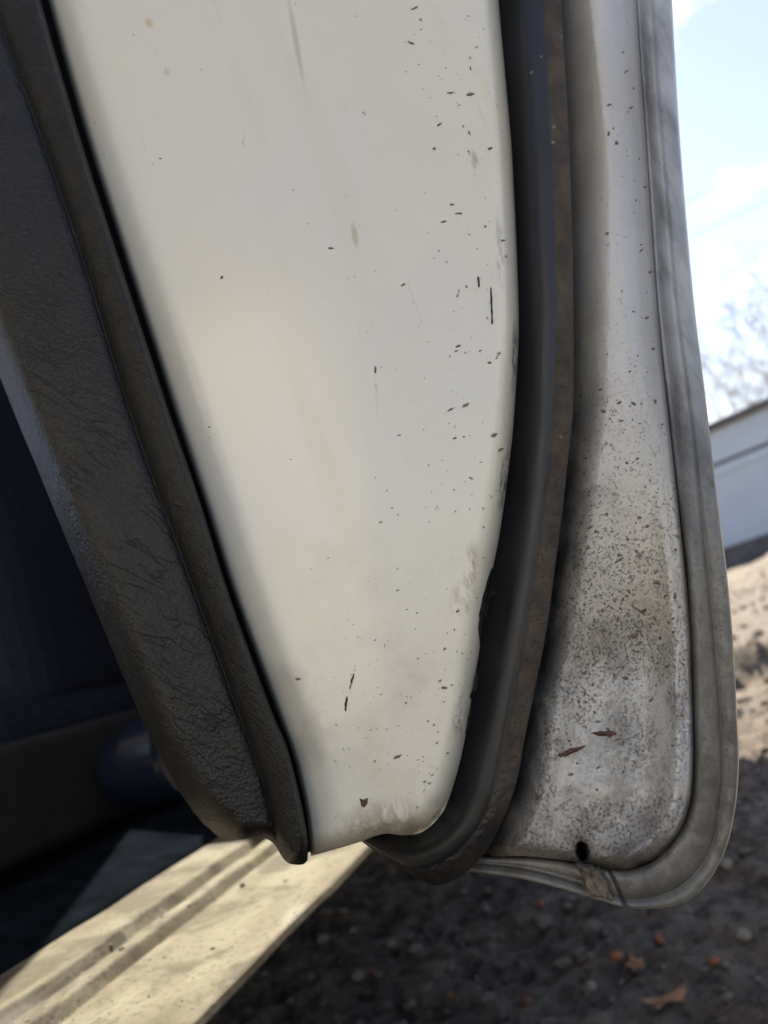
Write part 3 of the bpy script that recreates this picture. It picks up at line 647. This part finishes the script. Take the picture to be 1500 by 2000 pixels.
boxo('far_side', car, M_body, -1.70, -1.63, -1.9, 1.3, 0.18, 0.92, bev=0.02)
boxo('far_lining', car, M_dark, -1.63, -1.58, -1.6, 1.25, 0.2, 0.90, bev=0.02)
boxo('roof', car, M_body, -1.56, -0.42, -1.55, 0.62, 1.36, 1.40, bev=0.018)
for x in (-1.58, -0.40):
    s = 1 if x > -1 else -1
    bm_obj('pillar', tube_bm(bmesh.new(), [(x, 0.60, 1.37), (x + s*.05, 0.95, 1.13), (x + s*.10, 1.30, 0.90)], [.03, .033, .04]), M_body, car, True)
    bm_obj('pillar', tube_bm(bmesh.new(), [(x, -1.50, 1.37), (x + s*.06, -1.75, 1.15), (x + s*.10, -1.95, 0.90)], [.045, .05, .06]), M_body, car, True)
M_ws, nt_, b_ = mat('tinted_glass')
tr_ = N(nt_, 'ShaderNodeBsdfTransparent'); tr_.inputs[0].default_value = (.60, .61, .58, 1); gl_ = N(nt_, 'ShaderNodeBsdfGlossy'); gl_.inputs['Roughness'].default_value = .02
ms_ = N(nt_, 'ShaderNodeMixShader'); fr_ = N(nt_, 'ShaderNodeFresnel'); fr_.inputs[0].default_value = 1.45
nt_.links.new(fr_.outputs[0], ms_.inputs[0]); nt_.links.new(tr_.outputs[0], ms_.inputs[1]); nt_.links.new(gl_.outputs[0], ms_.inputs[2]); nt_.links.new(ms_.outputs[0], nt_.nodes['Material Output'].inputs[0])
mesh_obj('windscreen', [(-1.60, .60, 1.375), (-.38, .60, 1.375), (-.28, 1.32, .905), (-1.70, 1.32, .905)], [(0, 1, 2, 3)], M_ws, car, smooth=False)
boxo('centre_pillar', car, M_body, -0.46, -0.34, 0.02, 0.16, 0.28, 1.37, bev=0.02)
boxo('centre_pillar', car, M_body, -1.66, -1.56, 0.02, 0.14, 0.28, 1.37, bev=0.02)
boxo('front_body', car, M_body, -1.70, -0.24, 1.3, 2.42, 0.28, 0.92, bev=0.09, seg=5)
boxo('rear_body', car, M_body, -1.70, -0.22, -2.7, -1.55, 0.26, 0.94, bev=0.09, seg=5)
boxo('rear_door', car, M_body, -0.30, -0.21, -1.0, -0.02, 0.26, 0.92, bev=0.02)
boxo('dashboard', car, M_dark, -1.60, -0.52, 1.06, 1.29, 0.35, 0.80, bev=0.05, seg=4)
# seat beside the sill, with its recliner knob
seat = boxo('seat', car, M_cloth, -1.12, -0.66, 0.62, 1.05, 0.34, 0.50, bev=0.05, seg=5)
boxo('kick_panel', car, M_dark, -0.60, -0.53, 0.98, 1.28, 0.20, 0.72, bev=0.02)
boxo('backrest', seat, M_cloth, -1.12, -0.67, 0.72, 1.02, 0.45, 1.08, bev=0.06, seg=5)
boxo('seat_rail', seat, M_carpet, -1.10, -0.67, 0.30, 1.05, 0.202, 0.336, bev=0.004)
boxo('seat_shield', seat, M_seat, -0.665, -0.635, 0.34, 1.04, 0.325, 0.445, bev=0.012)
kb = tube_bm(bmesh.new(), [(-0.63, 0.795, 0.376), (-0.60, 0.795, 0.376), (-0.595, 0.795, 0.376), (-0.55, 0.795, 0.376), (-0.545, 0.795, 0.376)], [.042, .042, .053, .053, .047], 28)
M_knob = simple('black_knob_plastic', (0.012, 0.019, 0.042), 0.28)
bm_obj('recliner_knob', kb, M_knob, seat, False)
# front wheel
M_tyre = simple('tyre_rubber', (0.02, 0.02, 0.02), 0.85, 0.3, 40); M_rimm = simple('steel_rim', (0.35, 0.35, 0.36), 0.4, metallic=0.7)
for yy in (1.85, -2.0):
    for xx in (-0.33, -1.58):
        w = bm_obj('wheel', tube_bm(bmesh.new(), [(xx-.08, yy, .285), (xx-.07, yy, .285), (xx+.07, yy, .285), (xx+.08, yy, .285)], [.25, .285, .285, .25], 36), M_tyre, car)
        bm_obj('rim', tube_bm(bmesh.new(), [(xx-.085, yy, .285), (xx+.085, yy, .285)], [.18, .18], 28), M_rimm, w)

# ------------------------------------------------------------------ ground
def axis(lo, hi, step0, c, grow=1.07):
    out = [c]; s = step0
    while out[-1] < hi: out.append(out[-1] + s); s = step0 if out[-1] < c + 1.0 else s * grow
    s = step0; neg = [c]
    while neg[-1] > lo: neg.append(neg[-1] - s); s = step0 if neg[-1] > c - .7 else s * grow
    return np.array(neg[:0:-1] + out)
gx = axis(-900, 900, 0.009, 0.0); gy = axis(-900, 900, 0.009, 1.0)
X, Y = np.meshgrid(gx, gy)
Zg = np.zeros_like(X)
for k, (sc_, am) in enumerate([(0.7, .03), (2.3, .022), (7, .014), (19, .016), (48, .014), (95, .008)]):
    Zg += am * (vnoise(X * sc_ + 50, Y * sc_ + 50, 40 + k) - .5) * np.clip(12 / np.hypot(X, Y - 1), 0, 1)
mound = 0.28 * np.exp(-(((Y - 8.6) / 1.1) ** 2)) * sst(X, 0.55, 1.9) * (0.8 + .4 * vnoise(X * 2.5, Y * 2.5, 60))
shade_ridge = 0.11 * np.exp(-((Y - 2.42 - .06 * np.sin(X * 9)) / .075) ** 2) * sst(X, -0.1, 0.02) * (.75 + .5 * vnoise(X * 14, Y * 14, 61))  # ridge added so its unlit side makes a dark band
Zg += mound + shade_ridge
ground = mesh_obj('ground', np.stack([X, Y, Zg], -1).reshape(-1, 3), grid_faces(len(gy), len(gx)), M_gr); tag(ground, kind='structure')
def gz(x, y): return float(Zg[np.argmin(abs(gy - y)), np.argmin(abs(gx - x))])

# gravel and crumbs
def stone_mesh(seed, sub=1):
    r = random.Random(seed); bm = bmesh.new(); bmesh.ops.create_icosphere(bm, subdivisions=sub, radius=1)
    s = Vector((r.uniform(.7, 1.2), r.uniform(.7, 1.2), r.uniform(.45, .8)))
    for v in bm.verts: v.co = Vector((v.co.x*s.x, v.co.y*s.y, v.co.z*s.z)) * r.uniform(.75, 1.15)
    return bm
M_grav = simple('grey_gravel', (0.105, 0.087, 0.068), 0.95, 0.75, 45); M_brick = simple('red_brick_crumb', (0.20, 0.075, 0.04), 0.95, 0.4, 90); M_pale = simple('pale_stone', (0.20, 0.17, 0.13), 0.9, 0.3, 60)
protos = []
for k in range(6):
    b = stone_mesh(k); protos.append((np.array([v.co[:] for v in b.verts]), np.array([[v.index for v in f.verts] for f in b.faces]))); b.free()
Vs, Fs, n0 = [], [], 0
for k in range(4000):
    if k < 2400: x, y = rng.uniform(-.75, .55), rng.uniform(.5, 2.2)
    else: x, y = rng.uniform(-.6, 2.0), rng.uniform(2.0, 8)
    pv, pf = protos[k % 6]; s = 0.0018 + 0.011 * rng.random() ** 3
    if k >= 2400: s *= 2.2
    a = rng.uniform(0, 6.28); c_, s_ = math.cos(a), math.sin(a)
    q = pv @ np.array([[c_, -s_, 0], [s_, c_, 0], [0, 0, 1]]).T * s + np.array([x, y, gz(x, y) + s * .2])
    Vs.append(q); Fs.append(pf + n0); n0 += len(q)
tag(mesh_obj('gravel', np.vstack(Vs), np.vstack(Fs), M_grav, smooth=False), 'loose dark grit and gravel scattered over the dirt ground', 'gravel', kind='stuff')
def pebble(px, py, rad, matl, name, label, group, cat, seed):
    p = on_z(np.array(px), np.array(py), 0.0); z = gz(p[0], p[1]); p = on_z(np.array(px), np.array(py), z)
    bm = stone_mesh(seed, 2)
    for v in bm.verts: v.co *= rad
    o = bm_obj(name, bm, matl); o.location = (p[0], p[1], z + rad * .25); tag(o, label, cat, group)
for k, (px, py, r) in enumerate([(1058, 1766, .0065), (1184, 1818, .006), (783, 1890, .006), (730, 1900, .005), (1205, 1870, .007), (1030, 1960, .006), (1262, 1795, .006), (1290, 1838, .007), (1225, 1828, .005), (880, 1945, .005), (1395, 1880, .006), (1120, 1868, .005)]):
    pebble(px, py, r, M_brick, 'brick_crumb', 'small orange red brick crumb lying in the dark grit', 'brick crumbs in the dirt', 'brick crumb', 100 + k)
for k, (px, py, r) in enumerate([(690, 1818, .006), (645, 1872, .005), (662, 1912, .004), (812, 1855, .009), (1155, 1930, .007), (900, 1840, .008), (1420, 1690, .010), (1455, 1830, .009)]):
    pebble(px, py, r, M_pale, 'stone', 'small pale stone lying in the dark grit', 'pale stones in the dirt', 'stone', 140 + k)
# fallen leaves
M_leaf = simple('dry_brown_leaf', (0.30, 0.14, 0.06), 0.8, 0.35, 80)
def leaf(px, py, size, rot, label):
    p = on_z(np.array(px), np.array(py), 0.0); z = gz(p[0], p[1]); bm = bmesh.new()
    r = random.Random(px); rows = []
    lob = [1, .62, .95, .5, .85, .45, .7, .3]
    out = []
    for k in range(32):
        t = 2*math.pi*k/32; q = size * (.55 + .45*abs(math.cos(2.5*t))**1.5) * r.uniform(.85, 1.1)
        out.append((math.cos(t)*q, math.sin(t)*q*.75, .004 + .12*q*math.sin(3*t+r.random())))
    c = bm.verts.new((0, 0, .004)); vs_ = [bm.verts.new(v) for v in out]
    for k in range(32): bm.faces.new((c, vs_[k], vs_[(k+1) % 32]))
    tube = [(-size*.9, 0, .006), (0, 0, .006), (size*1.0, 0, .01)]
    tube_bm(bm, tube, .0008, 5)
    o = bm_obj('fallen_leaf', bm, M_leaf); o.location = (p[0], p[1], z + .004); o.rotation_euler = (r.uniform(-.25, .25), r.uniform(-.25, .25), rot); tag(o, label, 'leaf')
leaf(1310, 1975, .024, .6, 'dry orange brown leaf lying flat on the dirt beside the door')
leaf(1250, 1905, .014, 1.9, 'small curled brown leaf next to the larger fallen leaf')

# ------------------------------------------------------------------ low white building across the yard
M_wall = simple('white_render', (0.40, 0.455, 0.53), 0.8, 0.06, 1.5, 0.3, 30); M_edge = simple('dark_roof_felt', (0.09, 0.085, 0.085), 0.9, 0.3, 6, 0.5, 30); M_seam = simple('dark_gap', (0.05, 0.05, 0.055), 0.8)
zt = 2.25
pa = on_z(np.array(1385), np.array(832), zt); pb = on_z(np.array(1500), np.array(781), zt)
print('building', pa, pb)
dirb = (pb - pa)[:2]; dirb /= np.linalg.norm(dirb)
bl = bpy.data.objects.new('garage_building', None); link(bl); bl.location = (pa[0], pa[1], 0); bl.rotation_euler = (0, 0, math.atan2(dirb[1], dirb[0]))
tag(bl, 'long low white building with a dark flat roof edge across the yard', 'building')
boxo('wall', bl, M_wall, -2.5, 14, 0.0, 5, -0.3, zt - .10, bev=0.004)
boxo('roof', bl, M_edge, -2.7, 14.2, -0.12, 5.2, zt - .098, zt + .02, bev=0.01)
boxo('joint', bl, M_seam, -2.5, 14, -0.012, 0.05, zt - .66, zt - .60, bev=0.0)
boxo('base_shade', bl, M_edge, -2.52, 14.02, -0.03, 0.05, -0.3, 0.32, bev=0.004)  # dark strip standing in for the shade at the wall's foot
boxo('plinth_ledge', bl, M_wall, -2.5, 14, -0.03, 0.05, zt - .80, zt - .66, bev=0.004)
# small gabled house behind it
hx = on_y(np.array(1392), np.array(830), 17.0)
hs = bpy.data.objects.new('house', None); link(hs); hs.location = (hx[0] - 1.6, 18, 0); tag(hs, 'small grey gabled shed roof with a chimney behind the white building', 'house')
bm = bmesh.new(); hw, hd, he, hr = 2.2, 4, 2.5, 3.15
pts = [(-hw, 0, he), (hw, 0, he), (0, 0, hr), (-hw, hd, he), (hw, hd, he), (0, hd, hr)]
v = [bm.verts.new(p) for p in pts]
for f in ((0, 1, 2), (5, 4, 3), (0, 2, 5, 3), (2, 1, 4, 5), (0, 3, 4, 1)): bm.faces.new([v[i] for i in f])
M_slate = simple('grey_slate_roof', (0.16, 0.14, 0.13), 0.9, 0.3, 4)
rf = bm_obj('roof', bm, M_slate, hs); boxo('wall', hs, M_wall, -hw+.15, hw-.15, .1, hd-.1, -.2, he-.01, bev=0)
boxo('chimney', rf, M_slate, 1.25, 1.65, 1.5, 1.9, 2.6, 3.5, bev=.01)

# ------------------------------------------------------------------ bare trees behind
M_bark = simple('pale_birch_bark', (0.34, 0.31, 0.29), 0.9, 0.3, 5)
def tree(x, y, h, seed, label):
    r = random.Random(seed); bt, bc = bmesh.new(), bmesh.new()
    def grow(bm, p, d, L, rad, lev):
        n = 5; pts = [p]; dd = d.copy(); q = p.copy()
        for i in range(n):
            dd = (dd + Vector((r.uniform(-1, 1), r.uniform(-1, 1), r.uniform(-.3, .6))) * (.10 + .05*lev)).normalized(); q = q + dd * L / n; pts.append(q.copy())
        tube_bm(bm, pts, [max(rad * (1 - .75*i/n), .006) for i in range(n+1)], 5 if lev else 8)
        if lev >= 4: return
        k = [8, 6, 4, 2][lev]
        for i in range(k):
            t = r.uniform(.3 if lev == 0 else .2, 1.0); j = min(int(t*n), n-1); b = pts[j].lerp(pts[j+1], t*n - j)
            a = r.uniform(0, 2*math.pi); s = r.uniform(.55, 1.0)
            side = Vector((math.cos(a), math.sin(a), 0)); nd = (dd * .75 + side * s + Vector((0, 0, .25))).normalized()
            grow(bc, b, nd, L * r.uniform(.38, .62), max(rad * .42 * (1.1 - t*.5), .004), lev + 1)
    root = bpy.data.objects.new('bare_tree', None); link(root); root.location = (x, y, 0)
    grow(bt, Vector((0, 0, -.2)), Vector((r.uniform(-.06, .06), 0, 1)), h * .8, h * .009, 0)
    bm_obj('trunk', bt, M_bark, root, True); bm_obj('crown', bc, M_bark, root, True)
    tag(root, label, 'tree', 'bare trees behind the white building')
for (px, y, h, seed, lb) in [(1402, 24, 6.2, 3, 'bare pale tree rising just behind the gabled shed roof'), (1462, 28, 5.6, 5, 'bare pale tree behind the middle of the white building'), (1486, 30, 6.2, 8, 'bare tree with a dense crown behind the white building'), (1545, 27, 6.8, 13, 'bare tree at the far side of the white building')]:
    p = on_y(np.array(px), np.array(790), y); tree(float(p[0]), y, h, seed, lb)
# overhead cables
M_cable = simple('grey_cable', (0.10, 0.10, 0.11), 0.6)
for (a, b, y, lb) in [((1330, 400), (1500, 309), 20, 'thin overhead cable crossing the clear upper sky'), ((1380, 640), (1500, 582), 22, 'thin overhead cable passing in front of the bare tree crowns'), ((1400, 440), (1500, 392), 21, 'faint thin overhead cable just above the small cloud')]:
    p = on_y(np.array(a[0]), np.array(a[1]), y); q = on_y(np.array(b[0]), np.array(b[1]), y); d = q - p
    pts = [p + d * t + np.array([0, 0, .02 * (t - .5) ** 2]) for t in np.linspace(-5, 6, 23)]
    tag(bm_obj('overhead_cable', tube_bm(bmesh.new(), pts, .009, 6), M_cable, None, True), lb, 'cable', 'overhead cables')

# ------------------------------------------------------------------ unseen plastered wall, added to bounce warm light onto the door
M_cream = simple('cream_bounce', (0.68, 0.63, 0.53), 0.9, 0.12, 1.5, 0.4, 20)
yw = bpy.data.objects.new('bounce_wall', None); link(yw); yw.location = (0, -4.3, 0)
tag(yw, 'unseen cream wall added behind the camera to bounce warm sunlight', 'wall')
boxo('wall', yw, M_cream, -14, 0.5, -0.35, 0, -0.3, 3.0, bev=0.01)
boxo('coping', yw, M_grav, -14.1, 0.6, -0.42, 0.07, 3.002, 3.1, bev=0.02)

# dry dirt crumbs lying on the sill
Vs, Fs, n0 = [], [], 0
for k in range(110):
    x = rng.triangular(-.42, -.34, -.25); y = rng.triangular(.26, .31, .75); pv, pf = protos[k % 6]; r_ = .0005 + .0017 * rng.random() ** 4
    z = EYE + np.interp(-x, -P[3:, 0], P[3:, 1])
    Vs.append(pv * r_ + np.array([x, y, z + r_ * .3])); Fs.append(pf + n0); n0 += len(pv)
tag(mesh_obj('dirt_crumbs', np.vstack(Vs), np.vstack(Fs), M_pale, sill, smooth=False), kind='stuff')
